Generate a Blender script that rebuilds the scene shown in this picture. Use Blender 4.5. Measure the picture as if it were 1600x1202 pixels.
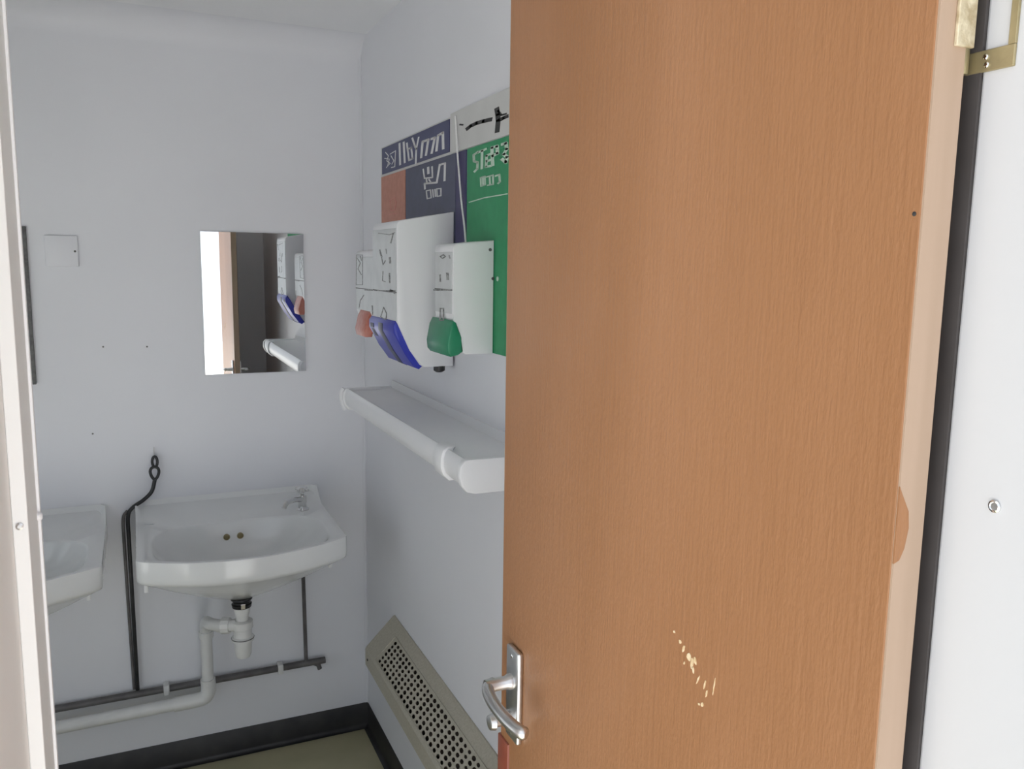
import bpy, bmesh, math, random
from mathutils import Vector, Matrix
random.seed(4)
for o in list(bpy.data.objects):
    bpy.data.objects.remove(o)
SC = bpy.context.scene
COL = SC.collection

# ---------------------------------------------------------------- camera
YAW, PITCH, ROLL = math.radians(24.398), math.radians(8.236), math.radians(-0.845)
FOCAL_PX = 1298.1
cam_d = bpy.data.cameras.new('camera')
cam_d.sensor_fit = 'HORIZONTAL'; cam_d.sensor_width = 36.0
cam_d.lens = FOCAL_PX / 1600 * 36.0
cam_d.clip_start = 0.02
cam = bpy.data.objects.new('camera', cam_d); COL.objects.link(cam)
_f = Vector((math.sin(YAW)*math.cos(PITCH), math.cos(YAW)*math.cos(PITCH), -math.sin(PITCH)))
_r = Vector((math.cos(YAW), -math.sin(YAW), 0)); _d = _f.cross(_r)
_R = _r*math.cos(ROLL) + _d*math.sin(ROLL)
_D = -_r*math.sin(ROLL) + _d*math.cos(ROLL)
cam.matrix_world = Matrix(((_R.x, -_D.x, -_f.x, 0.0), (_R.y, -_D.y, -_f.y, 0.0), (_R.z, -_D.z, -_f.z, 1.686), (0, 0, 0, 1)))
SC.camera = cam

# ---------------------------------------------------------------- sky and exposure
world = bpy.data.worlds.new('overcast_sky'); SC.world = world; world.use_nodes = True
bg = world.node_tree.nodes['Background']
bg.inputs['Color'].default_value = (0.86, 0.92, 1.0, 1); bg.inputs['Strength'].default_value = 0.5
sun_d = bpy.data.lights.new('sun', 'SUN'); sun_d.energy = 7.0; sun_d.angle = math.radians(1.5); sun_d.color = (1.0, 0.985, 0.965)
sun = bpy.data.objects.new('sun', sun_d); COL.objects.link(sun)
sun.rotation_euler = Vector((0.65, -0.35, 0.68)).to_track_quat('Z', 'Y').to_euler()
SC.view_settings.view_transform = 'Standard'; SC.view_settings.look = 'None'
SC.view_settings.gamma = 1.0; SC.view_settings.use_curve_mapping = False
SC.view_settings.exposure = 1.56

# lettering and print, as (width, [(y, z), ...]) strokes on the side wall
HDR = [(5, [(2.3481, 2.0201), (2.3425, 1.9616)]), (5, [(2.3076, 2.0187), (2.298, 1.9629)]), (4, [(2.2777, 2.0127), (2.2588, 1.9646), (2.2261, 1.9656), (2.2379, 1.9957), (2.2685, 1.9959)]), (4, [(2.2279, 2.0199), (2.2058, 1.9963), (2.1934, 1.9872), (2.1987, 1.9495)]), (3.5, [(2.1729, 2.0151), (2.1934, 1.9872)]), (5, [(2.1518, 1.961), (2.1397, 1.9998), (2.0931, 1.9991), (2.1121, 1.9627)]), (5, [(2.0698, 1.9978), (2.0425, 1.9974), (2.0665, 1.9626)]), (5, [(2.0171, 1.9992), (2.0295, 1.9642)]), (5, [(2.0171, 1.9996), (1.9824, 2.0017), (1.9796, 1.9636)]), (2, [(2.4936, 2.0121), (2.4621, 1.999), (2.4805, 1.9863), (2.4448, 1.9754), (2.4856, 1.9673)]), (2, [(2.4442, 2.0018), (2.3877, 2.005), (2.3971, 1.9611), (2.4318, 1.9621)]), (2, [(2.4355, 1.9961), (2.4054, 1.9786), (2.4273, 1.9713)]), (2, [(2.5032, 1.996), (2.4534, 1.9884), (2.4718, 1.9708)])]
MID = [(3, [(2.1343, 1.9292), (2.1239, 1.9051), (2.0597, 1.9017), (2.0631, 1.9287)]), (5, [(2.0944, 1.9296), (2.0924, 1.9147)]), (4, [(2.0041, 1.9286), (2.0272, 1.8862), (2.1239, 1.8914), (2.1205, 1.8776)]), (3, [(2.1101, 1.9035), (2.1033, 1.8902)]), (3, [(2.0884, 1.8995), (2.0696, 1.8885)]), (4, [(1.9978, 1.9274), (1.9665, 1.9273), (1.9692, 1.8865)]), (2.5, [(2.1094, 1.8721), (2.1021, 1.8515), (2.0698, 1.8517), (2.0757, 1.8716), (2.1094, 1.8721)]), (2.5, [(2.0581, 1.871), (2.0522, 1.8521)]), (2.5, [(2.0407, 1.8709), (2.036, 1.8525)]), (2.5, [(2.027, 1.8709), (1.9956, 1.8693), (1.9954, 1.852), (2.0235, 1.852), (2.027, 1.8709)])]
GRN = [(4, [(1.7521, 1.93), (1.7771, 1.9264), (1.7742, 1.9125), (1.753, 1.9076), (1.7547, 1.8942), (1.7712, 1.8893)]), (4, [(1.7496, 1.9288), (1.7052, 1.9312)]), (4, [(1.7276, 1.9299), (1.7277, 1.8921)]), (4, [(1.6824, 1.9178), (1.702, 1.9165), (1.7037, 1.8937), (1.6762, 1.8928)]), (4, [(1.7017, 1.905), (1.6821, 1.9052)]), (5, [(1.667, 1.8933), (1.6727, 1.9302), (1.6443, 1.9298), (1.6416, 1.915), (1.6676, 1.9124)]), (5, [(1.6193, 1.9302), (1.5988, 1.9302), (1.5941, 1.918), (1.6087, 1.9097), (1.5915, 1.902), (1.5975, 1.8918), (1.6171, 1.9005)]), (2.5, [(1.7345, 1.873), (1.7104, 1.874), (1.708, 1.856), (1.7321, 1.8548), (1.7345, 1.873)]), (2.5, [(1.7214, 1.8732), (1.7195, 1.8556)]), (2.5, [(1.6998, 1.8718), (1.6651, 1.8726), (1.6631, 1.8534), (1.6946, 1.8537)]), (2.5, [(1.6834, 1.8716), (1.6806, 1.8539)]), (3, [(1.6514, 1.8697), (1.6314, 1.8705), (1.6274, 1.8557), (1.6375, 1.8531)])]
GREY = [(7, [(1.8196, 1.9885), (1.7963, 1.9917), (1.761, 1.9927), (1.722, 1.9913), (1.6798, 1.9887)]), (7, [(1.6488, 2.0058), (1.6431, 1.9931), (1.6405, 1.9809), (1.6452, 1.9596)]), (3, [(1.6443, 2.0017), (1.6242, 1.9894), (1.6007, 1.9883)]), (6, [(1.6305, 1.9811), (1.6133, 1.982), (1.5942, 1.9824)]), (3, [(1.8656, 2.0045), (1.8465, 2.0011)])]
GLINE = [(2, [(1.8022, 1.8244), (1.7131, 1.8286), (1.5891, 1.8284)])]
D2M = [(1.8, [(2.0541, 1.7577), (1.9544, 1.7515), (1.9106, 1.7555)]), (3.5, [(1.9229, 1.7542), (1.9447, 1.7321)]), (1.8, [(2.0415, 1.7172), (2.0215, 1.6989)]), (2, [(2.0457, 1.7161), (2.0353, 1.7016)]), (2, [(1.9873, 1.7183), (1.9824, 1.7071)]), (2.5, [(2.0279, 1.6987), (2.0145, 1.6801), (1.9932, 1.6902)]), (6, [(1.9542, 1.6972), (1.9514, 1.6853)]), (4, [(1.9581, 1.6601), (1.9565, 1.6378)]), (2, [(2.015, 1.6644), (2.0209, 1.6413), (1.9946, 1.6391)]), (3.5, [(2.0936, 1.6143), (1.9094, 1.6198)]), (7, [(1.9509, 1.62), (1.9143, 1.6157)]), (2.5, [(2.0121, 1.5758), (2.0398, 1.5502), (1.997, 1.5457)]), (2.5, [(2.0121, 1.5758), (1.9861, 1.5622), (1.9917, 1.5461)])]
D1M = [(2, [(2.3763, 1.7063), (2.3065, 1.7054), (2.3101, 1.6232), (2.3848, 1.6211), (2.3763, 1.7063)]), (2.5, [(2.3672, 1.6963), (2.334, 1.6832), (2.3618, 1.6666), (2.3221, 1.6507)]), (2.5, [(2.3331, 1.7029), (2.3204, 1.6898)]), (5, [(2.2846, 1.61), (2.1912, 1.6119)]), (2.5, [(2.2983, 1.5942), (2.3389, 1.5777), (2.3534, 1.557)]), (4, [(2.2084, 1.5694), (2.2044, 1.5459)])]
D3M = [(2.5, [(1.7281, 1.7003), (1.7089, 1.7041), (1.6947, 1.7003), (1.7136, 1.6962), (1.7281, 1.7003)]), (2.5, [(1.6716, 1.7024), (1.667, 1.6962)]), (4, [(1.7298, 1.6608), (1.7277, 1.6463)]), (6, [(1.6822, 1.6648), (1.6803, 1.6522)]), (4, [(1.7694, 1.6265), (1.6562, 1.6303)]), (3, [(1.7273, 1.588), (1.7291, 1.5617), (1.7077, 1.5632), (1.706, 1.5891), (1.7273, 1.588)])]

# ---------------------------------------------------------------- materials
MATS = {}
def mat(name, col, rough=0.5, metal=0.0, col2=None, nscale=20.0, stretch=(1, 1, 1), bump=0.0, bscale=None, spec=0.5, detail=3.0, contrast=(0.35, 0.65)):
    m = bpy.data.materials.new(name); m.use_nodes = True
    nt = m.node_tree; b = nt.nodes['Principled BSDF']
    b.inputs['Base Color'].default_value = (*col, 1); b.inputs['Roughness'].default_value = rough
    b.inputs['Metallic'].default_value = metal; b.inputs['Specular IOR Level'].default_value = spec
    tc = nt.nodes.new('ShaderNodeTexCoord'); mp = nt.nodes.new('ShaderNodeMapping')
    mp.inputs['Scale'].default_value = stretch
    nt.links.new(tc.outputs['Object'], mp.inputs['Vector'])
    n = nt.nodes.new('ShaderNodeTexNoise'); n.inputs['Scale'].default_value = nscale; n.inputs['Detail'].default_value = detail
    nt.links.new(mp.outputs['Vector'], n.inputs['Vector'])
    if col2:
        r = nt.nodes.new('ShaderNodeValToRGB')
        r.color_ramp.elements[0].position = contrast[0]; r.color_ramp.elements[0].color = (*col, 1)
        r.color_ramp.elements[1].position = contrast[1]; r.color_ramp.elements[1].color = (*col2, 1)
        nt.links.new(n.outputs['Fac'], r.inputs['Fac']); nt.links.new(r.outputs['Color'], b.inputs['Base Color'])
    if bump:
        n2 = nt.nodes.new('ShaderNodeTexNoise'); n2.inputs['Scale'].default_value = bscale or nscale*4; n2.inputs['Detail'].default_value = 4
        nt.links.new(mp.outputs['Vector'], n2.inputs['Vector'])
        bp = nt.nodes.new('ShaderNodeBump'); bp.inputs['Strength'].default_value = bump; bp.inputs['Distance'].default_value = 0.002
        nt.links.new(n2.outputs['Fac'], bp.inputs['Height']); nt.links.new(bp.outputs['Normal'], b.inputs['Normal'])
    MATS[name] = m
    return m
mat('wall_paint', (0.795, 0.80, 0.84), 0.5, col2=(0.815, 0.82, 0.86), nscale=2.5, bump=0.03, bscale=160)
mat('ceiling_paint', (0.88, 0.885, 0.91), 0.6, col2=(0.895, 0.90, 0.92), nscale=2, bump=0.03, bscale=120)
mat('warm_paint', (0.84, 0.82, 0.80), 0.5, col2=(0.86, 0.84, 0.82), nscale=3, bump=0.03, bscale=160)
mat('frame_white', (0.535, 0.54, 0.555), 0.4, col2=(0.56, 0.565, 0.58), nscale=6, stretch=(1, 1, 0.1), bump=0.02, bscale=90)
mat('exterior', (0.17, 0.17, 0.165), 0.7, col2=(0.20, 0.20, 0.195), nscale=5, bump=0.1)
mat('paving', (0.50, 0.495, 0.48), 0.85, col2=(0.57, 0.565, 0.55), nscale=14, bump=0.3)
mat('vinyl_floor', (0.42, 0.39, 0.245), 0.45, col2=(0.47, 0.435, 0.28), nscale=7, bump=0.03, bscale=200)
mat('dark_skirting', (0.012, 0.012, 0.014), 0.4, col2=(0.03, 0.028, 0.028), nscale=12, bump=0.05)
mat('white_plastic', (0.87, 0.875, 0.90), 0.32, col2=(0.885, 0.89, 0.91), nscale=8)
mat('dispenser_grey', (0.62, 0.64, 0.65), 0.35, col2=(0.68, 0.70, 0.71), nscale=25)
mat('ceramic', (0.80, 0.81, 0.815), 0.12, col2=(0.83, 0.84, 0.84), nscale=5)
mat('pipe_white', (0.80, 0.80, 0.79), 0.3, col2=(0.74, 0.74, 0.73), nscale=15)
mat('pipe_grey', (0.09, 0.085, 0.085), 0.45, col2=(0.15, 0.14, 0.14), nscale=18, stretch=(1, 1, 1))
mat('black_rubber', (0.012, 0.012, 0.014), 0.35, col2=(0.022, 0.022, 0.024), nscale=40)
mat('chrome', (0.75, 0.75, 0.74), 0.12, 1.0, col2=(0.70, 0.70, 0.70), nscale=30)
mat('satin_metal', (0.62, 0.62, 0.62), 0.3, 1.0, col2=(0.70, 0.70, 0.70), nscale=50, bump=0.03)
mat('dull_brass', (0.32, 0.27, 0.15), 0.45, 0.6, col2=(0.42, 0.35, 0.20), nscale=40, bump=0.1, bscale=250)
mat('worn_brass', (0.45, 0.36, 0.22), 0.5, 0.35, col2=(0.70, 0.62, 0.45), nscale=110, bump=0.5, bscale=220)
mat('mirror_silver', (0.93, 0.94, 0.94), 0.0, 1.0)
mat('mirror_edge', (0.35, 0.40, 0.38), 0.2, 0.2, col2=(0.3, 0.36, 0.34), nscale=20)
mat('navy', (0.052, 0.06, 0.145), 0.45, col2=(0.062, 0.07, 0.165), nscale=30)
mat('slate_navy', (0.06, 0.068, 0.12), 0.45, col2=(0.07, 0.078, 0.14), nscale=30)
mat('violet_navy', (0.035, 0.03, 0.11), 0.45, col2=(0.042, 0.036, 0.125), nscale=30)
mat('brick_red', (0.50, 0.215, 0.15), 0.5, col2=(0.56, 0.25, 0.18), nscale=60)
mat('sign_green', (0.012, 0.26, 0.10), 0.45, col2=(0.016, 0.29, 0.115), nscale=30)
mat('sign_grey', (0.62, 0.62, 0.61), 0.5, col2=(0.66, 0.66, 0.65), nscale=10)
mat('ink_white', (0.80, 0.80, 0.80), 0.5, col2=(0.72, 0.72, 0.72), nscale=60)
mat('ink_pale_green', (0.52, 0.70, 0.56), 0.5, col2=(0.62, 0.74, 0.64), nscale=60)
mat('ink_black', (0.015, 0.015, 0.016), 0.5, col2=(0.03, 0.03, 0.03), nscale=60)
mat('ink_grey', (0.10, 0.10, 0.10), 0.5, col2=(0.16, 0.16, 0.16), nscale=90)
mat('print_grey', (0.10, 0.10, 0.10), 0.5, col2=(0.42, 0.43, 0.43), nscale=180)
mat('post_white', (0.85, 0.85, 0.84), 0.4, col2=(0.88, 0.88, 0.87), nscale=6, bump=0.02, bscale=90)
mat('push_blue', (0.03, 0.04, 0.42), 0.35, col2=(0.035, 0.05, 0.46), nscale=20)
mat('push_green', (0.02, 0.24, 0.12), 0.35, col2=(0.025, 0.27, 0.14), nscale=20)
mat('push_red', (0.55, 0.16, 0.12), 0.4, col2=(0.60, 0.24, 0.18), nscale=60)
mat('heater_beige', (0.44, 0.41, 0.33), 0.5, 0.0, col2=(0.50, 0.47, 0.39), nscale=150, bump=0.35, bscale=260)
mat('heater_dark', (0.035, 0.025, 0.018), 0.6, col2=(0.06, 0.04, 0.03), nscale=40)
mat('lipping', (0.37, 0.262, 0.185), 0.5, col2=(0.40, 0.285, 0.205), nscale=60, stretch=(1, 1, 0.05), bump=0.05)
mat('pale_chip', (0.62, 0.45, 0.25), 0.5, col2=(0.80, 0.66, 0.45), nscale=200)
mat('red_guard', (0.24, 0.062, 0.035), 0.3, col2=(0.28, 0.08, 0.045), nscale=30)
mat('gap_shade', (0.055, 0.048, 0.046), 0.7, col2=(0.068, 0.06, 0.058), nscale=20)  # dark tone standing for the shade in the hinge-side gap
mat('pull_cord', (0.86, 0.86, 0.86), 0.6, col2=(0.8, 0.8, 0.8), nscale=200)

def wood_material():
    m = bpy.data.materials.new('door_veneer'); m.use_nodes = True
    nt = m.node_tree; L = nt.links; b = nt.nodes['Principled BSDF']
    b.inputs['Roughness'].default_value = 0.42; b.inputs['Specular IOR Level'].default_value = 0.35
    tc = nt.nodes.new('ShaderNodeTexCoord')
    def noise(scale, st, det=4):
        mp = nt.nodes.new('ShaderNodeMapping'); mp.inputs['Scale'].default_value = st
        n = nt.nodes.new('ShaderNodeTexNoise'); n.inputs['Scale'].default_value = scale; n.inputs['Detail'].default_value = det
        L.new(tc.outputs['Object'], mp.inputs['Vector']); L.new(mp.outputs['Vector'], n.inputs['Vector'])
        return n.outputs['Fac']
    broad = noise(3.0, (1, 1.6, 0.35), 2); grain = noise(230, (1, 1, 0.03), 3); pore = noise(400, (1, 1, 0.30), 2)
    r = nt.nodes.new('ShaderNodeValToRGB')
    e = r.color_ramp.elements
    e[0].position = 0.3; e[0].color = (0.305, 0.145, 0.064, 1); e[1].position = 0.7; e[1].color = (0.36, 0.180, 0.090, 1)
    L.new(broad, r.inputs['Fac'])
    r2 = nt.nodes.new('ShaderNodeValToRGB')
    e = r2.color_ramp.elements
    e[0].position = 0.25; e[0].color = (0.86, 0.83, 0.80, 1); e[1].position = 0.6; e[1].color = (1, 1, 1, 1)
    L.new(grain, r2.inputs['Fac'])
    mx = nt.nodes.new('ShaderNodeMix'); mx.data_type = 'RGBA'; mx.blend_type = 'MULTIPLY'; mx.inputs['Factor'].default_value = 0.45
    L.new(r.outputs['Color'], mx.inputs['A']); L.new(r2.outputs['Color'], mx.inputs['B'])
    L.new(mx.outputs['Result'], b.inputs['Base Color'])
    ad = nt.nodes.new('ShaderNodeMath'); ad.operation = 'ADD'
    L.new(grain, ad.inputs[0]); L.new(pore, ad.inputs[1])
    bp = nt.nodes.new('ShaderNodeBump'); bp.inputs['Strength'].default_value = 0.45; bp.inputs['Distance'].default_value = 0.001
    L.new(ad.outputs[0], bp.inputs['Height']); L.new(bp.outputs['Normal'], b.inputs['Normal'])
    MATS['door_veneer'] = m
wood_material()
def glass_material():
    m = bpy.data.materials.new('window_glass'); m.use_nodes = True; nt = m.node_tree
    nt.nodes.remove(nt.nodes['Principled BSDF'])
    tr = nt.nodes.new('ShaderNodeBsdfTransparent'); tr.inputs['Color'].default_value = (.97, .985, .98, 1)
    gl = nt.nodes.new('ShaderNodeBsdfGlossy'); gl.inputs['Roughness'].default_value = 0.02
    fr = nt.nodes.new('ShaderNodeFresnel'); fr.inputs['IOR'].default_value = 1.45
    mx = nt.nodes.new('ShaderNodeMixShader')
    nt.links.new(fr.outputs[0], mx.inputs[0]); nt.links.new(tr.outputs[0], mx.inputs[1]); nt.links.new(gl.outputs[0], mx.inputs[2])
    nt.links.new(mx.outputs[0], nt.nodes['Material Output'].inputs['Surface'])
    MATS['window_glass'] = m
glass_material()

# ---------------------------------------------------------------- mesh helpers
def finish(name, bm, m, parent=None, smooth=False, kind=None, label=None, cat=None, group=None):
    bmesh.ops.recalc_face_normals(bm, faces=bm.faces)
    me = bpy.data.meshes.new(name); bm.to_mesh(me); bm.free()
    if smooth:
        me.shade_smooth() if hasattr(me, 'shade_smooth') else None
        for p in me.polygons: p.use_smooth = True
        me.set_sharp_from_angle(angle=math.radians(38))
    me.materials.append(MATS[m])
    o = bpy.data.objects.new(name, me); COL.objects.link(o)
    if parent:
        o.parent = parent
        o.matrix_parent_inverse = Matrix.Translation(-parent.location) if parent.type == 'EMPTY' else Matrix()
    if kind: o['kind'] = kind
    if label: o['label'] = label
    if cat: o['category'] = cat
    if group: o['group'] = group
    return o
def thing(name, loc, label, cat, group=None, kind=None):
    o = bpy.data.objects.new(name, None); COL.objects.link(o)
    o.location = loc; o.empty_display_size = 0.05
    o['label'] = label; o['category'] = cat
    if group: o['group'] = group
    if kind: o['kind'] = kind
    return o
def box(bm, x0, x1, y0, y1, z0, z1, bev=0.0, seg=2):
    vs = [bm.verts.new((x, y, z)) for x in (x0, x1) for y in (y0, y1) for z in (z0, z1)]
    fs = [bm.faces.new([vs[i] for i in q]) for q in ((0, 1, 3, 2), (4, 6, 7, 5), (0, 4, 5, 1), (2, 3, 7, 6), (0, 2, 6, 4), (1, 5, 7, 3))]
    if bev:
        es = list({e for f in fs for e in f.edges})
        bmesh.ops.bevel(bm, geom=es, offset=bev, segments=seg, affect='EDGES', profile=0.5)
    return bm
def nb(): return bmesh.new()
def bx(*a, **k): return box(nb(), *a, **k)
def tube(bm, pts, r, n=12, cap=True):
    pts = [Vector(p) for p in pts]; rings = []
    rs = r if isinstance(r, (list, tuple)) else [r]*len(pts)
    t0 = (pts[1]-pts[0]).normalized()
    up = Vector((0, 0, 1)) if abs(t0.z) < 0.9 else Vector((1, 0, 0))
    nrm = t0.cross(up).normalized()
    for i, p in enumerate(pts):
        a = pts[max(0, i-1)]; c = pts[min(len(pts)-1, i+1)]
        t = (c-a).normalized(); nrm = (nrm - t*nrm.dot(t)).normalized(); bn = t.cross(nrm)
        rings.append([bm.verts.new(p + (nrm*math.cos(2*math.pi*k/n) + bn*math.sin(2*math.pi*k/n))*rs[i]) for k in range(n)])
    for a, b in zip(rings, rings[1:]):
        for k in range(n): bm.faces.new((a[k], a[(k+1) % n], b[(k+1) % n], b[k]))
    if cap:
        bm.faces.new(rings[0][::-1]); bm.faces.new(rings[-1])
    return bm
def curve(pts, n=8):
    P = [Vector(p) for p in pts]; P = [P[0]*2-P[1]] + P + [P[-1]*2-P[-2]]; out = []
    for i in range(1, len(P)-2):
        for k in range(n):
            t = k/n; a, b, c, d = P[i-1:i+3]
            out.append(0.5*((2*b)+(c-a)*t+(2*a-5*b+4*c-d)*t*t+(3*b-a-3*c+d)*t**3))
    out.append(P[-2]); return out
def lathe(bm, prof, c, axis='z', n=28):
    rings = []
    for r, h in prof:
        ring = []
        for k in range(n):
            a = 2*math.pi*k/n; u, v = r*math.cos(a), r*math.sin(a)
            ring.append(bm.verts.new({'z': (c[0]+u, c[1]+v, c[2]+h), 'x': (c[0]+h, c[1]+u, c[2]+v), 'y': (c[0]+u, c[1]+h, c[2]+v)}[axis]))
        rings.append(ring)
    for a, b in zip(rings, rings[1:]):
        for k in range(n): bm.faces.new((a[k], a[(k+1) % n], b[(k+1) % n], b[k]))
    bm.faces.new(rings[0]); bm.faces.new(rings[-1])
    return bm
def extrude_xz(bm, prof, y0, y1, bev=0.0):
    """prism of an (x, z) outline along y"""
    a = [bm.verts.new((x, y0, z)) for x, z in prof]; b = [bm.verts.new((x, y1, z)) for x, z in prof]
    n = len(prof); fs = [bm.faces.new(a), bm.faces.new(b)]
    for i in range(n): fs.append(bm.faces.new((a[i], a[(i+1) % n], b[(i+1) % n], b[i])))
    if bev:
        es = [e for e in {e for f in fs[:2] for e in f.edges}]
        bmesh.ops.bevel(bm, geom=es, offset=bev, segments=2, affect='EDGES', profile=0.5)
    return bm
def strokes(bm, data, x, thick=0.0006, py=0.0056, pz=0.0018, k=0.62):
    """lettering on a face that looks towards -x: each stroke a thin raised ribbon"""
    for w, pts in data:
        h = w*k/2
        for (ya, za), (yb, zb) in zip(pts, pts[1:]):
            a = Vector((ya/py, za/pz)); b = Vector((yb/py, zb/pz)); d = (b-a)
            if d.length < 1e-6: continue
            d.normalize(); nn = Vector((-d.y, d.x))*h; a = a-d*h*0.6; b = b+d*h*0.6
            q = [a+nn, b+nn, b-nn, a-nn]
            f = [bm.verts.new((x-thick, p.x*py, p.y*pz)) for p in q]; g = [bm.verts.new((x, p.x*py, p.y*pz)) for p in q]
            bm.faces.new(f)
            for i in range(4): bm.faces.new((f[i], f[(i+1) % 4], g[(i+1) % 4], g[i]))
    return bm
S = 'structure'
XR, YB, ZC = 0.709, 2.798, 2.403          # right wall, back wall, ceiling
XL, YN = -1.60, 1.094                     # far left wall, end of the entrance nib
YO, YI = 0.285, 0.405                     # outer and inner face of the front wall
XJ = 0.503                                # right-hand jamb
XW = -0.131                               # inner face of the entrance side wall
YE = 0.80                                 # outer end of the entrance side wall
ZD = 2.075                                # head of the doorway

# ---------------------------------------------------------------- the room
finish('floor', bx(XL-0.1, XR+0.1, YO, YB+0.1, -0.1, 0), 'vinyl_floor', kind=S, label='olive beige vinyl floor of the washroom', cat='floor')
finish('ground', bx(-14, 14, -14, 14, -0.25, -0.13), 'paving', kind=S, label='pale paved ground outside the doorway', cat='ground')
finish('ceiling', bx(XL-0.1, XR+0.1, YO, YB+0.1, ZC, ZC+0.1), 'ceiling_paint', kind=S, label='plain white washroom ceiling', cat='ceiling')
wb = finish('wall_back', bx(XL-0.1, XR, YB, YB+0.1, 0, ZC), 'wall_paint', kind=S, label='white back wall carrying the mirrors and basins', cat='wall')
bm = nb(); rc = 0.08; prof = [(YB, ZC)]        # soft cove where the back wall meets the ceiling
for i in range(13):
    a = math.pi/2*i/12; prof.append((YB-rc+rc*math.cos(a), ZC-rc+rc*math.sin(a)))
va = [bm.verts.new((XL, y, z)) for y, z in prof]; vb = [bm.verts.new((XR, y, z)) for y, z in prof]
bm.faces.new(va); bm.faces.new(vb)
for i in range(len(prof)): bm.faces.new((va[i], va[(i+1) % len(prof)], vb[(i+1) % len(prof)], vb[i]))
finish('trim_4', bm, 'wall_paint', kind=S, smooth=True, label='soft white cove between the back wall and ceiling', cat='cove')
for (x, z) in ((-0.095, 1.420), (0.027, 1.417), (-0.137, 1.154)):
    finish('screw_hole', lathe(nb(), [(0.0028, 0.0), (0.0028, -0.0006), (0.0010, -0.0009)], (x, YB, z), 'y', 10), 'ink_grey', wb)
finish('wall_right', bx(XR, XR+0.1, YO, YB+0.1, 0, ZC), 'wall_paint', kind=S, label='white side wall behind the soap dispensers', cat='wall')
WY0, WY1, WZ0, WZ1 = 1.25, 2.20, 0.30, 1.75     # unseen window added in the far side wall for fill light
bm = nb()
box(bm, XL-0.1, XL, YN-0.1, WY0, 0, ZC); box(bm, XL-0.1, XL, WY1, YB+0.1, 0, ZC); box(bm, XL-0.1, XL, WY0, WY1, 0, WZ0); box(bm, XL-0.1, XL, WY0, WY1, WZ1, ZC)
wn = thing('fill_window_1', (XL, (WY0+WY1)/2, WZ0), 'unseen window added in the far side wall to brighten the washroom', 'window', kind=S)
for nm, q in (('frame_stile', (WY0, WY0+.04, WZ0, WZ1)), ('frame_stile', (WY1-.04, WY1, WZ0, WZ1)), ('frame_rail', (WY0+.04, WY1-.04, WZ0, WZ0+.04)), ('frame_rail', (WY0+.04, WY1-.04, WZ1-.04, WZ1))):
    finish(nm, bx(XL-.075, XL-.025, *q, bev=.002), 'frame_white', wn)
finish('pane', bx(XL-.053, XL-.047, WY0+.04, WY1-.04, WZ0+.04, WZ1-.04), 'window_glass', wn)
finish('wall_left', bm, 'wall_paint', kind=S, label='far side wall of the washroom past the left basin', cat='wall')
VX0, VX1 = -1.50, -0.64                        ; VZ0, VZ1 = 0.15, 1.85   # second, tall unseen window, added behind the entrance post to brighten the room
bm = nb(); box(bm, XW-0.10, XW, YE, YN, 0, ZC); box(bm, XW-0.10, XW, YO+0.006, YE, ZD+0.05, ZC); box(bm, XL, VX0, YN-0.1, YN, 0, ZC); box(bm, VX1, XW-0.10, YN-0.1, YN, 0, ZC)
box(bm, VX0, VX1, YN-0.1, YN, 0, VZ0); box(bm, VX0, VX1, YN-0.1, YN, VZ1, ZC)
wn = thing('fill_window_2', ((VX0+VX1)/2, YN, VZ0), 'unseen window added in the front wall behind the entrance post for more daylight', 'window', kind=S)
for nm, q in (('frame_stile', (VX0, VX0+.04, VZ0, VZ1)), ('frame_stile', (VX1-.04, VX1, VZ0, VZ1)), ('frame_rail', (VX0+.04, VX1-.04, VZ0, VZ0+.04)), ('frame_rail', (VX0+.04, VX1-.04, VZ1-.04, VZ1))):
    finish(nm, bx(q[0], q[1], YN-.075, YN-.025, q[2], q[3], bev=.002), 'frame_white', wn)
finish('pane', bx(VX0+.04, VX1-.04, YN-.053, YN-.047, VZ0+.04, VZ1-.04), 'window_glass', wn)
finish('wall_entrance', bm, 'warm_paint', kind=S, label='warm grey entrance wall at the left edge of the doorway', cat='wall')
bm = nb()
box(bm, XJ+0.055, XR, YO+0.006, YI, 0, ZC); box(bm, XW, XJ+0.055, YO+0.006, YI, ZD+0.05, ZC)
finish('wall_front', bm, 'wall_paint', kind=S, label='narrow front wall beside and above the doorway', cat='wall')
bm = nb(); box(bm, XR+0.1, XR+5, YO, YO+0.1, -0.13, ZC+0.1)
yc0, yc1 = YN-0.112, YN-0.1                    # cladding on the outer faces left of the entrance
box(bm, XL-0.1, VX0, yc0, yc1, -0.13, ZC); box(bm, VX1, XW-0.1, yc0, yc1, -0.13, ZC); box(bm, VX0, VX1, yc0, yc1, -0.13, VZ0); box(bm, VX0, VX1, yc0, yc1, VZ1, ZC)
box(bm, XW-0.112, XW-0.1, YE, yc0, -0.13, ZC); box(bm, XW-0.112, XW, YE-0.012, YE, -0.13, ZD+0.05)
finish('wall_outside', bm, 'exterior', kind=S, label='grey outside wall cladding either side of the doorway', cat='wall')
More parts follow.
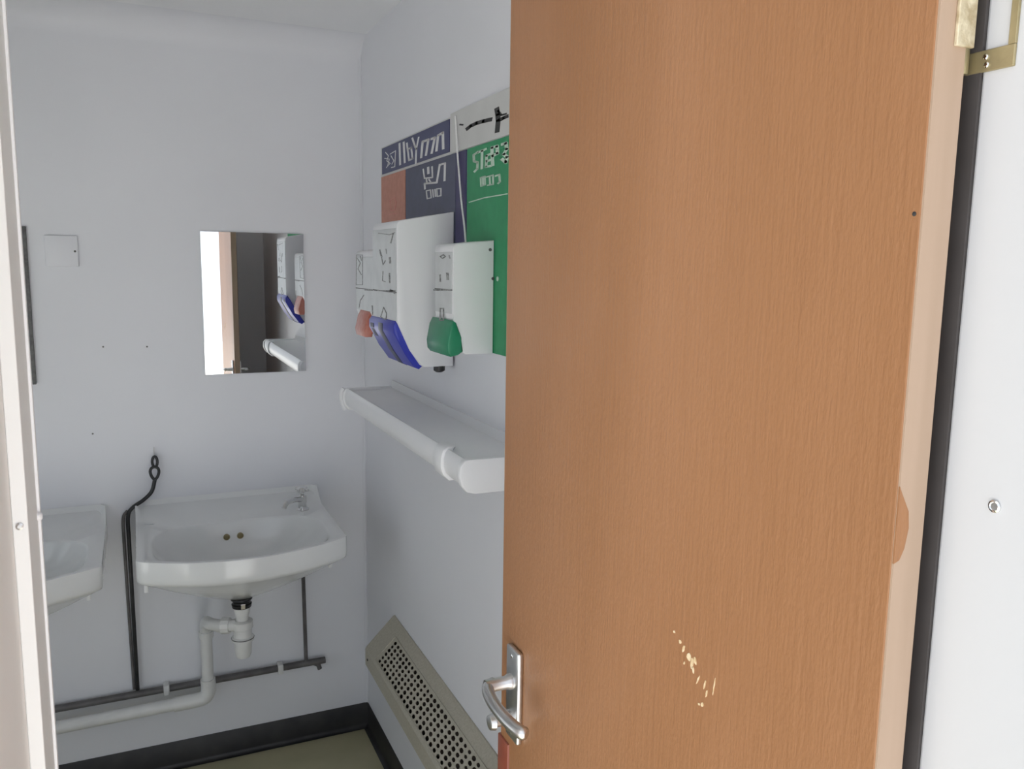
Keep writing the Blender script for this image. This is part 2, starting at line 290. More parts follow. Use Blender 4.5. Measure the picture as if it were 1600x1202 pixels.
def skirting(name, axis, a, b, w, lab):
    """coved vinyl skirting: upstand on the wall with a rounded foot onto the floor"""
    h, t, rr = 0.094, 0.003, 0.016
    pr = [(0, 0), (0, h), (t*0.5, h), (t, h-0.002), (t, rr)]
    for i in range(1, 6):
        q = math.pi/2*i/5; pr.append((t+rr-rr*math.cos(q), rr-rr*math.sin(q)+0.0015))
    bm = nb()
    def P(d, z, s): return (s, w-d, z) if axis == 'x' else (w-d, s, z)
    A = [bm.verts.new(P(d, z, a)) for d, z in pr]; B = [bm.verts.new(P(d, z, b)) for d, z in pr]
    bm.faces.new(A); bm.faces.new(B)
    for i in range(len(pr)): bm.faces.new((A[i], A[(i+1) % len(pr)], B[(i+1) % len(pr)], B[i]))
    finish(name, bm, 'dark_skirting', kind=S, smooth=True, label=lab, cat='skirting')
skirting('baseboard_back', 'x', XL, XR, YB, 'black coved skirting along the back wall below the basins')
skirting('baseboard_right', 'y', YI, YB-0.003, XR, 'black coved skirting along the side wall under the heater')
# left-hand entrance post: proud strip with its fixing screws
t1 = thing('trim_1', (XW, 1.0, 0), 'bright white post strip at the left edge of the doorway', 'door post', kind=S)
finish('post', bx(XW, -0.116, 1.0, YN, 0, ZC, bev=0.0015), 'post_white', t1)
finish('edge_bead', bx(-0.118, -0.113, YN-0.006, YN+0.004, 0, ZC, bev=0.001), 'white_plastic', t1)
finish('screw', lathe(nb(), [(0.004, 0), (0.004, -0.0015), (0.002, -0.0025)], (-0.124, 1.0, 1.40), 'y', 12), 'satin_metal', t1)
finish('screw', lathe(nb(), [(0.005, 0), (0.005, 0.003), (0.0035, 0.005)], (-0.116, YN-0.008, 1.385), 'x', 12), 'white_plastic', t1)
# corner cover strips
bm = nb(); box(bm, XR-0.010, XR, YB-0.0025, YB, 0.094, ZC-0.05, bev=0.0008); box(bm, XR-0.0025, XR, YB-0.008, YB-0.0025, 0.094, ZC-0.05, bev=0.0008)
finish('trim_2', bm, 'wall_paint', kind=S, label='slim white cover strip in the corner beside the dispensers', cat='corner strip')
# right-hand jamb and head of the door frame
fr = thing('trim_3', (XJ, YI, 0), 'bright white door jamb at the right edge of the picture', 'door frame', kind=S)
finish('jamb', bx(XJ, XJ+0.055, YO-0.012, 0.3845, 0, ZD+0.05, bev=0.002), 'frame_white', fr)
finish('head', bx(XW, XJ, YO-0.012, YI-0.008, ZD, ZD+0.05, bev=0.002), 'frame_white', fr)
finish('shade_strip', bx(XJ-0.0018, XJ+0.02, 0.3845, YI+0.002, 0.01, ZD), 'gap_shade', fr, label='dark strip painted as the shade in the gap beside the door')  # shade between door edge and jamb, put in as a dark strip
sc = finish('screw', lathe(nb(), [(0.0042, 0.0), (0.0042, -0.0012), (0.0030, -0.0018), (0.0024, -0.0012)], (XJ, 0.3465, 1.535), 'x', 16), 'chrome', fr, smooth=True)

# ---------------------------------------------------------------- the door
DX0, DX1, DY0, DY1, DTOP = 0.4615, 0.4885, 0.386, 1.040, 2.062
dr = thing('door_1', (DX1, DY0, 0), 'orange brown wood-grain door standing open into the washroom', 'door', kind=S)
finish('leaf', bx(DX0, DX1, DY0+0.0015, DY1-0.0015, 0.008, DTOP, bev=0.0008), 'door_veneer', dr)
finish('hinge_edge_lipping', bx(DX0+0.0006, DX1-0.0006, DY0, DY0+0.004, 0.008, DTOP-0.001), 'lipping', dr, label='pale tan edge strip on the hinge side')
finish('lock_edge_lipping', bx(DX0+0.0006, DX1-0.0006, DY1-0.004, DY1, 0.008, DTOP-0.001), 'lipping', dr)
bm = nb()                                  # two dents and a stuck-on smear at the hinge edge
lathe(bm, [(0.0015, 0), (0.0015, -0.0004), (0.0008, -0.0006)], (DX0, DY0+0.006, 1.722), 'x', 10)
finish('dent', bm, 'ink_black', dr)
bm = nb(); ol = [(.0, -.024), (.005, -.022), (.009, -.014), (.0115, 0), (.010, .012), (.006, .019), (.002, .026), (.0, .03)]
fa = [bm.verts.new((DX0+.0004+x, DY0-.0003, 1.512+z)) for x, z in ol]; fb = [bm.verts.new((DX0+.0004+x, DY0+.001, 1.512+z)) for x, z in ol]
bm.faces.new(fa)
for i in range(len(ol)): bm.faces.new((fa[i], fa[(i+1) % len(ol)], fb[(i+1) % len(ol)], fb[i]))
finish('varnish_smear', bm, 'door_veneer', dr, label='brown smear over the pale hinge edge')
bm = nb()                                  # chipped veneer near the lock side
for (y, z, sy, sz, tilt) in ((0.603, 1.322, .004, .004, .2), (0.598, 1.318, .0024, .006, .1), (0.594, 1.322, .002, .004, -.3), (0.612, 1.326, .0015, .0045, .4), (0.618, 1.330, .002, .002, .6),
                             (0.596, 1.312, .0015, .004, -.2), (0.588, 1.306, .0008, .006, .4), (0.578, 1.306, .0010, .006, .3), (0.575, 1.299, .001, .004, .2), (0.565, 1.310, .0006, .009, .15), (0.580, 1.285, .0025, .0022, -.4), (0.585, 1.283, .0016, .0014, 0), (0.628, 1.336, .0015, .0016, 0), (0.610, 1.312, .001, .002, .4)):
    n = 9; ring = []; rg2 = []
    for i in range(n):
        a = 2*math.pi*i/n; k = random.uniform(0.7, 1.2)
        u, v = sy*math.cos(a)*k, sz*math.sin(a)*k
        yy = y+u*math.cos(tilt)-v*math.sin(tilt); zz = z+u*math.sin(tilt)+v*math.cos(tilt)
        ring.append(bm.verts.new((DX0-0.0005, yy, zz))); rg2.append(bm.verts.new((DX0+0.0005, yy, zz)))
    bm.faces.new(ring)
    for i in range(n): bm.faces.new((ring[i], ring[(i+1) % n], rg2[(i+1) % n], rg2[i]))
finish('chipped_patch', bm, 'pale_chip', dr, label='pale chipped scuff in the door veneer')
# lever handle on a back plate
HY, HZ = 0.985, 1.100
hd = finish('handle', bx(DX0-0.009, DX0, HY-0.020, HY+0.020, 1.025, 1.160, bev=0.0035), 'satin_metal', dr, smooth=True, label='silver lever handle on a tall back plate')
finish('neck', lathe(nb(), [(0.011, 0), (0.011, -0.006), (0.009, -0.010), (0.009, -0.040)], (DX0-0.008, HY, HZ+0.012), 'x', 20), 'satin_metal', hd, smooth=True)
finish('lever', tube(nb(), curve([(DX0-0.034, HY+0.004, HZ+0.013), (DX0-0.046, HY-0.004, HZ+0.011), (DX0-0.050, HY-0.030, HZ+0.006), (DX0-0.047, HY-0.065, HZ), (DX0-0.041, HY-0.092, HZ-0.003), (DX0-0.034, HY-0.104, HZ-0.004)], 6), [0.0085]*25+[0.0088, 0.009, 0.009, 0.0088, 0.0082, 0.006][:6], 14), 'satin_metal', hd, smooth=True)
finish('thumb_turn', lathe(nb(), [(0.012, 0), (0.012, -0.008), (0.008, -0.011), (0.008, -0.022), (0.012, -0.025), (0.010, -0.032), (0.004, -0.034)], (DX0-0.008, HY+0.004, 1.055), 'x', 18), 'satin_metal', hd, smooth=True)
for z in (1.036, 1.150):
    finish('screw', lathe(nb(), [(0.0032, 0), (0.0032, -0.001), (0.0018, -0.0016)], (DX0-0.009, HY, z), 'x', 12), 'chrome', hd)
hb = finish('handle', bx(DX1, DX1+0.009, HY-0.020, HY+0.020, 1.025, 1.160, bev=0.0035), 'satin_metal', dr, smooth=True)
finish('lever', tube(nb(), curve([(DX1+0.008, HY, HZ+0.012), (DX1+0.035, HY, HZ+0.012), (DX1+0.048, HY-0.02, HZ+0.009), (DX1+0.045, HY-0.09, HZ-0.002)], 6), 0.0085, 12), 'satin_metal', hb, smooth=True)
finish('edge_guard', bx(DX0-0.003, DX1+0.003, DY1-0.032, DY1+0.004, 0.60, 1.002, bev=0.002), 'red_guard', dr, smooth=True, label='red guard strip wrapped round the lock edge')
# flush hinges: cut-out leaf on the jamb, inner leaf on the door edge, knuckle between
for z0 in (1.812, 0.95, 0.16):
    z1 = z0+0.078
    h = finish('hinge', bx(XJ-0.0022, XJ, 0.362, 0.395, z0, z0+0.0135, bev=0.0006), 'dull_brass', dr, label='dull brass flush hinge')
    bm = nb(); box(bm, XJ-0.0022, XJ, 0.362, 0.367, z0+0.0135, z1, bev=0.0004); box(bm, XJ-0.0022, XJ, 0.367, 0.395, z1-0.0135, z1, bev=0.0004)
    finish('jamb_leaf', bm, 'dull_brass', h)
    for yy, zz in ((0.381, z0+0.009), (0.380, z0+0.004)):
        finish('screw', lathe(nb(), [(0.0019, 0), (0.0019, -0.0007), (0.001, -0.0011)], (XJ-0.0022, yy, zz), 'x', 10), 'chrome', h)
    bm = nb(); box(bm, DX1-0.012, DX1+0.004, DY0-0.0025, DY0, z0+0.014, z1-0.014, bev=0.0006)
    finish('door_leaf', bm, 'worn_brass', h)
    bm = nb()
    for k in range(3):
        lathe(bm, [(0.0034, 0), (0.0038, 0.0008), (0.0038, (z1-z0)/3-0.0012), (0.0034, (z1-z0)/3-0.0004)], (XJ-0.007, DY0+0.008, z0+k*(z1-z0)/3), 'z', 14)
    finish('knuckle', bm, 'dull_brass', h, smooth=True)

# ---------------------------------------------------------------- mirrors
def mirror(x0, x1, z0, z1, lab, framed=False):
    m = thing('wall_mirror', ((x0+x1)/2, YB, z0), lab, 'mirror', 'mirrors above the basins')
    finish('backing', bx(x0, x1, YB-0.005, YB, z0, z1), 'mirror_edge', m)
    if framed:
        for q in ((x0-.013, x0, z0-.006, z1+.006), (x1, x1+.013, z0-.006, z1+.006), (x0, x1, z0-.006, z0), (x0, x1, z1, z1+.006)):
            finish('frame_strip', bx(q[0], q[1], YB-.010, YB-.0002, q[2], q[3], bev=.002), 'ink_grey', m, smooth=True)
    finish('glass', bx(x0, x1, YB-0.0062, YB-0.005, z0, z1, bev=0.0005, seg=1), 'mirror_silver', m)
mirror(0.193, 0.510, 1.323, 1.774, 'small frameless mirror above the tap-end basin, reflecting the bright doorway')
mirror(-0.604, -0.290, 1.320, 1.768, 'dark-edged mirror showing only as a sliver beside the left door post', True)

# ---------------------------------------------------------------- blanking plate
sp = thing('blanking_plate', (-0.19, YB, 1.66), 'square white blank switch plate high on the back wall', 'switch plate')
finish('plate', bx(-0.233, -0.147, YB-0.008, YB, 1.660, 1.750, bev=0.002), 'wall_paint', sp, smooth=True)
for x in (-0.155, -0.225):
    finish('screw', lathe(nb(), [(0.0032, 0), (0.0032, -0.0008), (0.0015, -0.0012)], (x, YB-0.008, 1.705), 'y', 12), 'ink_grey' if x > -0.2 else 'wall_paint', sp)

# ---------------------------------------------------------------- wash basins
BW, BD = 0.2835, 0.49
def outer_radius(th):
    c, s = math.cos(th), math.sin(th); r = 0.05
    while r < 0.9:
        u, v = r*c, -0.33+r*s
        front = -(0.455+0.088*(1-min(1, (u/BW)**2)))
        if abs(u) > BW-0.012*max(0, -v)*0 or v > 0 or v < front: break
        r += 0.0008
    return r
NB = 128
ANG = [2*math.pi*i/NB for i in range(NB)]
_raw = [outer_radius(a) for a in ANG]
OUT = [(r*math.cos(a), -0.33+r*math.sin(a)) for r, a in zip(_raw, ANG)]
def bowl_pt(a):
    c, s = math.cos(a), math.sin(a); ax, by, e = 0.240, 0.186, 3.4
    r = (abs(c/ax)**e + abs(s/by)**e)**(-1/e)
    return (r*c, -0.33+r*s*(1.0 if s < 0 else 0.84))
BOWL = [bowl_pt(a) for a in ANG]
def make_basin(ox, lab, tap=True, trap=True):
    b = thing('wash_basin', (ox, YB, 0.886), lab, 'basin', 'wash basins on the back wall')
    bm = nb(); rings = []
    dc = (0.0, -0.27)
    def ring(src, t, z, lift=0.0):
        vs = []
        for (u, v) in src:
            uu = dc[0]+(u-dc[0])*t; vv = dc[1]+(v-dc[1])*t
            k = max(0.0, min(1.0, (vv+0.085)/0.075)); k = k*k*(3-2*k)
            vs.append(bm.verts.new((ox+uu, YB+min(vv, -0.0005), z+lift*k)))
        rings.append(vs)
    for t, z in ((0.06, .676), (.12, .677), (.3, .702), (.5, .734), (.7, .768), (.85, .796), (.94, .812), (.985, .820), (.998, .828), (1.0, .838)): ring(OUT, t, z)
    for t, z in ((1.0, .8825), (.9975, .8855), (.99, .886)): ring(OUT, t, z, .045)
    ring(OUT, .95, .8855, .030)
    for t, z in ((1.035, .885), (1.015, .882), (1.0, .877), (.95, .858), (.87, .830), (.74, .800), (.52, .775), (.3, .762), (.09, .758), (.085, .745)): ring(BOWL, t, z)
    for a, c in zip(rings, rings[1:]):
        for k in range(NB): bm.faces.new((a[k], a[(k+1) % NB], c[(k+1) % NB], c[k]))
    bm.faces.new(rings[0]); bm.faces.new(rings[-1])
    finish('bowl', bm, 'ceramic', b, smooth=True)
    finish('plug_hole', lathe(nb(), [(0.030, 0.0), (0.030, 0.003), (0.024, 0.004), (0.020, -0.002), (0.004, -0.003)], (ox, YB-.27, .757), 'z', 24), 'chrome', b, smooth=True)
    for dx in (-.030, .010):               # overflow holes in the back of the bowl
        bm = nb(); lathe(bm, [(0.009, 0.004), (0.010, -0.002), (0.0075, -0.004), (0.0055, 0.001)], (ox+dx, YB-.196, .842), 'y', 18)
        finish('overflow', bm, 'dull_brass', b, smooth=True)
    for dx in (-.235, .19):                # soap hollows in the back ledge
        bm = nb(); tube(bm, curve([(ox+dx-.024, YB-.12, .8868), (ox+dx, YB-.126, .8866), (ox+dx+.024, YB-.12, .8868)], 5), 0.0016, 8)
        finish('soap_ridge', bm, 'ceramic' if dx > 0 else 'dispenser_grey', b, smooth=True)
    bm = nb(); box(bm, ox-.20, ox+.05, YB-.028, YB-.012, .931, .936, bev=.002)
    for dx in (-.262, .245):
        finish('bracket', bx(ox+dx-.005, ox+dx+.005, YB-.40, YB, .775, .815, bev=.002), 'white_plastic', b, smooth=True)
    bm.free()
    if tap:
        tx, ty = ox+.212, YB-.135
        t = finish('tap', lathe(nb(), [(0.021, 0), (0.021, 0.004), (0.014, 0.008), (0.012, 0.020), (0.014, 0.024), (0.014, 0.046), (0.010, 0.050), (0.007, 0.053), (0.007, 0.060)], (tx, ty, .885), 'z', 24), 'chrome', b, smooth=True)
        finish('spout', tube(nb(), curve([(tx-.004, ty-.006, .922), (tx-.030, ty-.026, .928), (tx-.058, ty-.048, .926), (tx-.068, ty-.056, .912)], 6), 0.0085, 14), 'chrome', t, smooth=True)
        bm = nb(); lathe(bm, [(0.013, 0), (0.016, 0.003), (0.016, 0.012), (0.012, 0.017), (0.005, 0.018)], (tx, ty, .944), 'z', 20)
        for k in range(4):
            a = math.pi/4+k*math.pi/2
            tube(bm, [(tx+.010*math.cos(a), ty+.010*math.sin(a), .953), (tx+.024*math.cos(a), ty+.024*math.sin(a), .953)], .0042, 10)
        finish('tap_head', bm, 'chrome', t, smooth=True)
    return b
make_basin(0.2535, 'white ceramic wash basin below the mirror, a chrome tap at its right corner')
make_basin(-0.3955, 'white ceramic wash basin half hidden by the left door post', tap=False)

# ---------------------------------------------------------------- waste trap and pipes
wx, wy = 0.2535, 2.528
wt = thing('waste_trap', (wx, wy, .49), 'white plastic bottle trap and waste pipe under the basin', 'waste pipe')
finish('tail_flange', lathe(nb(), [(0.030, .672), (0.032, .667), (0.026, .661), (0.026, .655), (0.030, .652), (0.028, .642), (0.020, .640)], (wx, wy, 0), 'z', 28), 'black_rubber', wt, smooth=True)
finish('clamp', bx(wx-.006, wx+.008, wy-.031, wy-.024, .643, .660, bev=.002), 'chrome', wt)
finish('tailpiece', lathe(nb(), [(0.026, .643), (0.024, .630), (0.019, .608), (0.018, .590)], (wx, wy, 0), 'z', 24), 'pipe_white', wt, smooth=True)
bt = finish('bottle', lathe(nb(), [(0.020, .600), (0.031, .596), (0.031, .575), (0.027, .572), (0.027, .548), (0.033, .545), (0.033, .535), (0.026, .532), (0.024, .490), (0.020, .481), (0.005, .480)], (wx, wy, 0), 'z', 28), 'pipe_white', wt, smooth=True)
finish('joint_ring', lathe(nb(), [(0.0335, .5445), (0.0342, .543), (0.0335, .5415)], (wx, wy, 0), 'z', 28), 'ink_grey', bt, smooth=True)
arm = curve([(wx-.02, wy, .585), (wx-.055, wy+.01, .585), (wx-.085, wy+.05, .578), (wx-.094, wy+.10, .565), (wx-.094, wy+.155, .540), (wx-.094, wy+.185, .505), (wx-.094, wy+.188, .46), (wx-.094, wy+.188, .30)], 6)
finish('outlet_arm', tube(nb(), arm, 0.0185, 16), 'pipe_white', wt, smooth=True)
finish('compression_nut', tube(nb(), [(wx-.036, wy+.002, .586), (wx-.058, wy+.011, .585)], 0.0245, 12), 'pipe_white', wt)
finish('elbow_collar', tube(nb(), [(wx-.094, wy+.187, .500), (wx-.094, wy+.188, .478)], 0.0225, 16), 'pipe_white', wt)
finish('tee', tube(nb(), curve([(wx-.094, wy+.188, .335), (wx-.094, wy+.188, .293), (wx-.110, wy+.189, .271), (wx-.150, wy+.190, .267)], 6), 0.0235, 16), 'pipe_white', wt, smooth=True)
finish('waste_run', tube(nb(), [(wx-.12, wy+.190, .2675), (XL+.02, wy+.192, .2480)], 0.020, 16), 'pipe_white', wt, smooth=True)
finish('socket_joint', tube(nb(), [(wx-.150, wy+.190, .2672), (wx-.200, wy+.190, .2661)], 0.0235, 16), 'pipe_white', wt, smooth=True)

sp = thing('supply_pipe', (0.2, 2.775, .297), 'dark grey water pipe running low along the back wall', 'pipe')
finish('pipe_run', tube(nb(), [(0.552, 2.776, .297), (XL+.02, 2.776, .293)], 0.0115, 14), 'pipe_grey', sp, smooth=True)
finish('riser', tube(nb(), [(0.486, 2.775, .300), (0.482, 2.775, .66), (0.470, 2.72, .74)], 0.0065, 12), 'pipe_grey', sp, smooth=True)
finish('end_elbow', tube(nb(), curve([(0.512, 2.776, .293), (0.526, 2.773, .286), (0.532, 2.769, .270)], 5), 0.0080, 12), 'pipe_grey', sp, smooth=True)
for x in (0.398, 0.035, -0.5):
    finish('pipe_clip', bx(x-.009, x+.009, 2.760, YB-.0004, .279, .313, bev=.004), 'pipe_white', sp, smooth=True)

hs = thing('black_hose', (-0.05, 2.77, .30), 'thin black hose rising beside the basin to a hook on the wall', 'hose')
ctrl = [(-0.050, 2.776, .310), (-0.051, 2.776, .55), (-0.052, 2.776, .80), (-0.051, 2.776, .888), (-0.036, 2.776, .916), (-0.006, 2.776, .936), (0.020, 2.776, .962), (0.031, 2.776, 1.000)]
finish('hose', tube(nb(), curve(ctrl, 8), 0.0060, 12), 'black_rubber', hs, smooth=True)
finish('second_hose', tube(nb(), curve([(-0.060, 2.785, .310), (-0.064, 2.785, .6), (-0.066, 2.785, .80), (-0.065, 2.785, .880), (-0.052, 2.784, .905)], 8), 0.0048, 12), 'pipe_grey', hs, smooth=True)
bm = nb(); lp = [(0.031+.011*math.sin(a)*(1.1-.35*math.cos(a)), 2.776, 1.020-.020*math.cos(a)) for a in [2*math.pi*i/20 for i in range(21)]]
finish('loop', tube(bm, lp, 0.0046, 10, cap=False), 'black_rubber', hs, smooth=True)
bm = nb(); lp = [(0.033+.0075*math.sin(a), 2.778, 1.056-.017*math.cos(a)) for a in [2*math.pi*i/18 for i in range(19)]]
finish('hook_eye', tube(bm, lp, 0.0042, 10, cap=False), 'black_rubber', hs, smooth=True)
finish('hanger', bx(0.0305, 0.0335, 2.788, YB, 1.060, 1.098), 'sign_grey', hs)

# ---------------------------------------------------------------- skin-care board on the side wall
sb = thing('skincare_board', (XR, 2.0, 1.42), 'red, blue and green step-by-step hand care board behind the dispensers', 'sign board')
finish('backing_board', bx(XR-.0025, XR-.0003, 1.30, 2.552, 1.500, 2.032), 'sign_grey', sb)
def panel(name, y0, y1, z0, z1, m, lab, data=None, ink='ink_white'):
    p = finish(name, bx(XR-.005, XR-.0025, y0, y1, z0, z1, bev=.0006, seg=1), m, sb, label=lab)
    if data: finish('lettering', strokes(nb(), data, XR-.005), ink, p)
    return p
panel('header_panel', 1.938, 2.535, 1.951, 2.028, 'navy', 'navy header panel with white lettering', HDR)
panel('logo_panel', 1.31, 1.930, 1.946, 2.038, 'sign_grey', 'pale grey panel with black marks', GREY, 'ink_black')
panel('red_panel', 2.297, 2.545, 1.500, 1.944, 'brick_red', 'brick red panel')
panel('blue_panel', 1.893, 2.292, 1.500, 1.944, 'slate_navy', 'slate blue panel with white lettering', MID)
panel('violet_panel', 1.824, 1.891, 1.500, 1.944, 'violet_navy', 'dark violet strip')
gp = panel('green_panel', 1.31, 1.818, 1.494, 1.944, 'sign_green', 'green panel lettered STEP', GRN, 'ink_pale_green')
finish('dividing_line', strokes(nb(), GLINE, XR-.005), 'ink_pale_green', gp)
finish('red_crest', strokes(nb(), [(2.5, [(2.45, 1.868), (2.40, 1.874), (2.385, 1.858), (2.40, 1.838), (2.44, 1.838), (2.45, 1.868)]), (2, [(2.46, 1.828), (2.38, 1.828)])], XR-.005), 'push_red', sb)

# ---------------------------------------------------------------- soap dispensers
def dispenser(y0, y1, xf, zt, zs, zb, mf, pushmat, marks, lab, chin=.062, drop=.10, rear_rise=.03):
    d = thing('soap_dispenser', (XR, (y0+y1)/2, zb), lab, 'dispenser', 'soap dispensers on the hand care board')
    xb = XR-.0056
    zc = zb+drop
    prof = [(xb, zb), (xb, zt+rear_rise), (xf+.008, zt+.005), (xf+.002, zt+.001), (xf, zt-.005), (xf, zs+.001)]
    prof2 = [(xb-.002, zb), (xb-.002, zs-.001), (xf+.0006, zs-.001), (xf, zc+.01), (xf+.004, zc), (xf+chin*.5, zb+drop*.42), (xf+chin-.006, zb+.006), (xf+chin+.004, zb)]
    whole = [(xb, zb)] + prof[1:5] + prof2[3:]
    finish('body', extrude_xz(nb(), whole, y0, y1, bev=.003), 'white_plastic', d, smooth=True)
    finish('seam', bx(xf-.0019, xf-.0004, y0+.003, y1-.003, zs-.0013, zs+.0013), 'ink_grey', d)
    finish('front_plate', bx(xf-.0015, xf, y0+.004, y1-.004, zc+.012, zt-.012, bev=.0007, seg=1), 'dispenser_grey', d)
    finish('print', strokes(nb(), marks, xf-.0015, k=0.45), 'print_grey', d, kind='stuff')
    return d
# far, red one
d1 = dispenser(2.185, 2.392, .585, 1.712, 1.612, 1.470, None, 'push_red', D1M, 'white soap dispenser with a red push lever, farthest of the three', chin=.05, drop=.07, rear_rise=.02)
bm = nb(); extrude_xz(bm, [(.585, 1.553), (.577, 1.535), (.568, 1.500), (.572, 1.482), (.590, 1.482), (.596, 1.505), (.602, 1.548)], 2.235, 2.345, bev=.004)
finish('push_lever', bm, 'push_red', d1, smooth=True)
# middle, blue one
d2 = dispenser(1.900, 2.115, .562, 1.778, 1.616, 1.437, None, 'push_blue', D2M, 'large white soap dispenser with a blue push bar, middle of the three')
ph = [(.5615, 1.548), (.5545, 1.538), (.5545, 1.520), (.582, 1.470), (.606, 1.436), (.618, 1.431), (.628, 1.440), (.600, 1.482), (.572, 1.532)]
pb = finish('push_bar', extrude_xz(nb(), ph, 1.906, 2.135, bev=.004), 'push_blue', d2, smooth=True)
rb = finish('grip_rib', extrude_xz(nb(), [(x-.0012, z-.0006) for x, z in ph[1:7]] + [(x, z) for x, z in ph[7:]], 2.000, 2.040, bev=.002), 'slate_navy', pb, smooth=True)
finish('crest', extrude_xz(nb(), [(.5535, 1.532), (.5535, 1.522), (.566, 1.498), (.570, 1.500), (.560, 1.53)], 2.085, 2.115), 'slate_navy', pb)
finish('nozzle', lathe(nb(), [(0.014, 0), (0.014, -.012), (0.008, -.016)], (.672, 1.915, 1.438), 'z', 18), 'black_rubber', d2, smooth=True)
# near, green one
d3 = dispenser(1.653, 1.768, .610, 1.722, 1.630, 1.493, None, 'push_green', D3M, 'white soap dispenser with a green push lever, nearest the door', chin=.026, drop=.075, rear_rise=.014)
ph = [(.611, 1.566), (.604, 1.552), (.597, 1.515), (.599, 1.497), (.606, 1.489), (.622, 1.492), (.634, 1.500), (.628, 1.53), (.618, 1.562)]
finish('push_lever', extrude_xz(nb(), ph, 1.6495, 1.792, bev=.005), 'push_green', d3, smooth=True)
for zz, xx in ((1.716, .694), (1.655, .701)):
    finish('screw', lathe(nb(), [(0.0035, 0), (0.0035, -.0012), (.0015, -.0018)], (xx, 1.653, zz), 'y', 10), 'ink_grey', d3)
finish('screw_cap', lathe(nb(), [(0.005, 0), (0.005, -.002), (.002, -.003)], (XR-.005, 1.632, 1.655), 'x', 12), 'ink_pale_green', sb)

pc = finish('pull_cord', tube(nb(), curve([(XR-.010, 1.883, 2.026), (XR-.010, 1.869, 1.947), (XR-.011, 1.852, 1.888), (XR-.013, 1.832, 1.828), (XR-.018, 1.798, 1.768), (XR-.026, 1.768, 1.731)], 8), 0.0023, 8), 'pull_cord', smooth=True,
            label='thin white cord hanging down over the blue and green panels', cat='cord')

# ---------------------------------------------------------------- shelf
sh = thing('wall_shelf', (XR, 1.95, 1.25), 'narrow white plastic shelf with a rolled front lip below the dispensers', 'shelf')
prof = [(XR, 1.309), (XR, 1.330), (XR-.006, 1.330), (XR-.008, 1.309), (.660, 1.304), (.580, 1.304), (.574, 1.309), (.567, 1.311), (.561, 1.306), (.557, 1.292), (.557, 1.276), (.562, 1.262), (.572, 1.252), (.584, 1.250), (.588, 1.254), (.582, 1.258), (.572, 1.268), (.568, 1.282), (.572, 1.294), (.600, 1.297), (XR, 1.297)]
finish('tray', extrude_xz(nb(), prof, 1.470, 2.438), 'white_plastic', sh, smooth=True)
pe = [(XR, 1.312), (.574, 1.312), (.563, 1.312), (.553, 1.300), (.551, 1.280), (.556, 1.262), (.567, 1.248), (.585, 1.243), (XR, 1.243)]
finish('end_cap', extrude_xz(nb(), pe, 1.452, 1.472, bev=.004), 'white_plastic', sh, smooth=True)
ps = [(XR, 1.300), (.566, 1.300), (.557, 1.292), (.554, 1.279), (.559, 1.262), (.570, 1.249), (.585, 1.246), (XR, 1.270)]
finish('joint_sleeve', extrude_xz(nb(), [(.585, 1.316), (.567, 1.316), (.556, 1.309), (.551, 1.293), (.551, 1.273), (.557, 1.257), (.570, 1.245), (.588, 1.245), (.588, 1.262), (.566, 1.285), (.575, 1.306)], 1.560, 1.612, bev=.003), 'white_plastic', sh, smooth=True)
finish('end_cap', extrude_xz(nb(), pe, 2.436, 2.448, bev=.003), 'white_plastic', sh, smooth=True)
finish('end_clip', tube(nb(), curve([(.556, 2.442, 1.312), (.549, 2.445, 1.300), (.550, 2.445, 1.272), (.560, 2.444, 1.246)], 5), 0.006, 10), 'white_plastic', sh, smooth=True)
for y in (2.2, 1.75):
    finish('bracket', extrude_xz(nb(), [(XR, 1.297), (.62, 1.297), (.62, 1.288), (XR-.02, 1.25), (XR, 1.22)], y-.004, y+.004), 'white_plastic', sh)

# ---------------------------------------------------------------- heater
ht = thing('wall_heater', (XR, 2.0, .36), 'beige wall heater with a perforated sloping grille low on the side wall', 'heater')
HY0, HY1 = 1.40, 2.44
A = Vector((XR-.004, .570)); B = Vector((.6165, .484))      # slope from the wall down to the front lip (x, z)
def slope(t): return (A.x+(B.x-A.x)*t, A.y+(B.y-A.y)*t)
nrm = Vector((-(A.y-B.y), (A.x-B.x))).normalized()          # outwards
body = [(XR, .572), (A.x, .572)]
GT0, GT1, GY0, GY1 = .30, .97, 1.46, 2.33
rows, cols = 6, 31
bm = nb()                                   # sheet with real round holes where the grille is
def PS(t, y, d=0.0):
    x, z = slope(t); return (x+nrm.x*d, y, z+nrm.y*d)
def quad(a, b, c, d): bm.faces.new([bm.verts.new(p) for p in (a, b, c, d)])
quad(PS(0, HY0), PS(0, HY1), PS(GT0, HY1), PS(GT0, HY0)); quad(PS(GT1, HY0), PS(GT1, HY1), PS(1, HY1), PS(1, HY0))
quad(PS(GT0, HY0), PS(GT0, GY0), PS(GT1, GY0), PS(GT1, HY0)); quad(PS(GT0, GY1), PS(GT0, HY1), PS(GT1, HY1), PS(GT1, GY1))
dt, dy = (GT1-GT0)/rows, (GY1-GY0)/cols
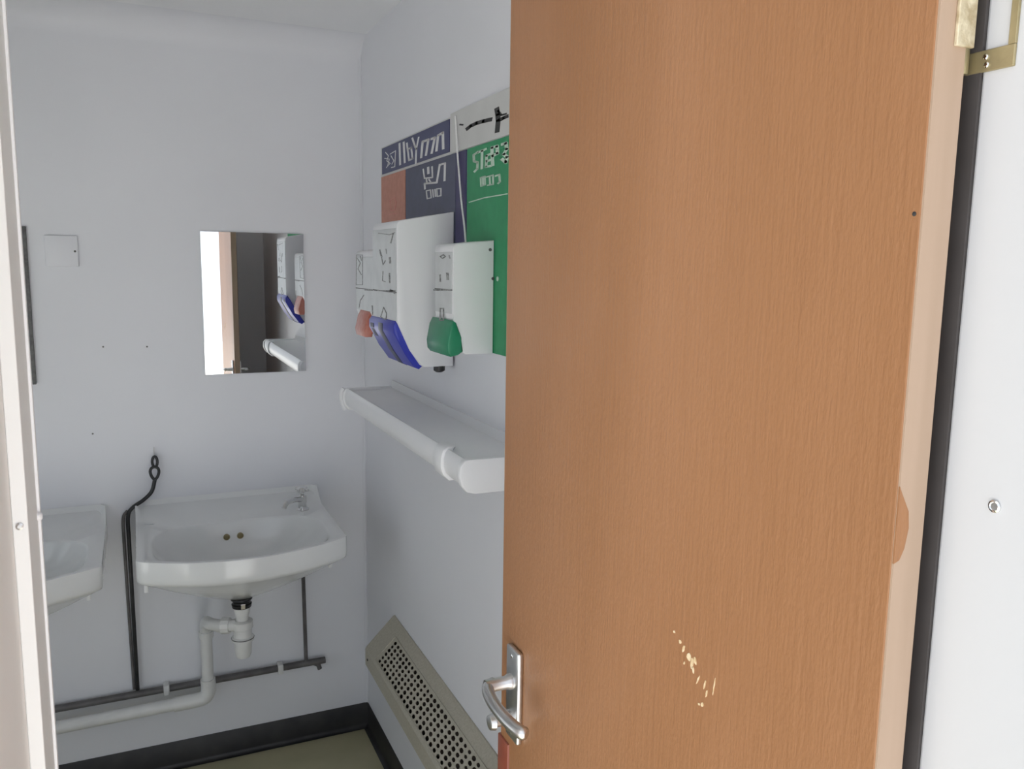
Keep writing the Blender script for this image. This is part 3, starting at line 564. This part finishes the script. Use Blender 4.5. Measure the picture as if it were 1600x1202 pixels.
for i in range(rows):
    for j in range(cols):
        t0, y0 = GT0+i*dt, GY0+j*dy
        sq = [(0, 0), (.5, 0), (1, 0), (1, .5), (1, 1), (.5, 1), (0, 1), (0, .5)]
        big = .30+.11*random.random()
        ov = [bm.verts.new(PS(t0+a*dt, y0+b*dy)) for a, b in sq]
        iv = []; dv = []
        for a, b in sq:
            q = math.atan2(b-.5, a-.5); aa, bb = .5+big*math.cos(q), .5+big*math.sin(q)
            iv.append(bm.verts.new(PS(t0+aa*dt, y0+bb*dy))); dv.append(bm.verts.new(PS(t0+aa*dt, y0+bb*dy, -.002)))
        for k in range(8):
            bm.faces.new((ov[k], ov[(k+1) % 8], iv[(k+1) % 8], iv[k])); bm.faces.new((iv[k], iv[(k+1) % 8], dv[(k+1) % 8], dv[k]))
bmesh.ops.remove_doubles(bm, verts=bm.verts, dist=1e-5)
finish('grille', bm, 'heater_beige', ht, label='perforated beige grille')
bm = nb()                                   # shell: wall flange, ends, front lip and underside
ends = [(XR, .572), (A.x, .572), (A.x, A.y), (B.x, B.y), (.6125, .476), (.6125, .425), (.617, .419), (XR, .372)]
for ya, yb in ((HY0-.004, HY0), (HY1, HY1+.004)): extrude_xz(bm, ends, ya, yb, bev=.0012)
extrude_xz(bm, [(B.x, B.y), (.6125, .476), (.6125, .425), (.617, .419), (XR, .372), (XR, .374), (.6185, .4215), (.615, .4265), (.615, .475), (B.x+.0015, B.y-.001)], HY0, HY1)
extrude_xz(bm, [(XR, .574), (A.x, .574), (A.x-.002, .570), (A.x, .568), (XR, .568)], HY0, HY1)
finish('casing', bm, 'heater_beige', ht, smooth=False)
finish('element_tray', extrude_xz(nb(), [(XR-.003, .545), (.632, .476), (.632, .440), (XR-.003, .400)], HY0+.03, HY1-.08), 'heater_dark', ht)
bm = nb()                                   # raised rim round the grille
for t in (GT0-.035, GT1+.005):
    tube(bm, [PS(t, GY0-.01, .0005), PS(t, GY1+.012, .0005)], .0018, 6)
tube(bm, [PS(GT0-.035, GY1+.012, .0005), PS(GT1+.005, GY1+.012, .0005)], .0018, 6)
finish('grille_rim', bm, 'heater_beige', ht)
finish('screw', lathe(nb(), [(0.004, 0), (0.004, -.0015), (.002, -.0022)], (.6125, 2.415, .452), 'x', 12), 'ink_black', ht)
kn = finish('control_knob', lathe(nb(), [(0.020, 0), (0.020, .012), (0.016, .020), (0.006, .021)], (.662, 1.56, .535), 'z', 20), 'white_plastic', ht, smooth=True)
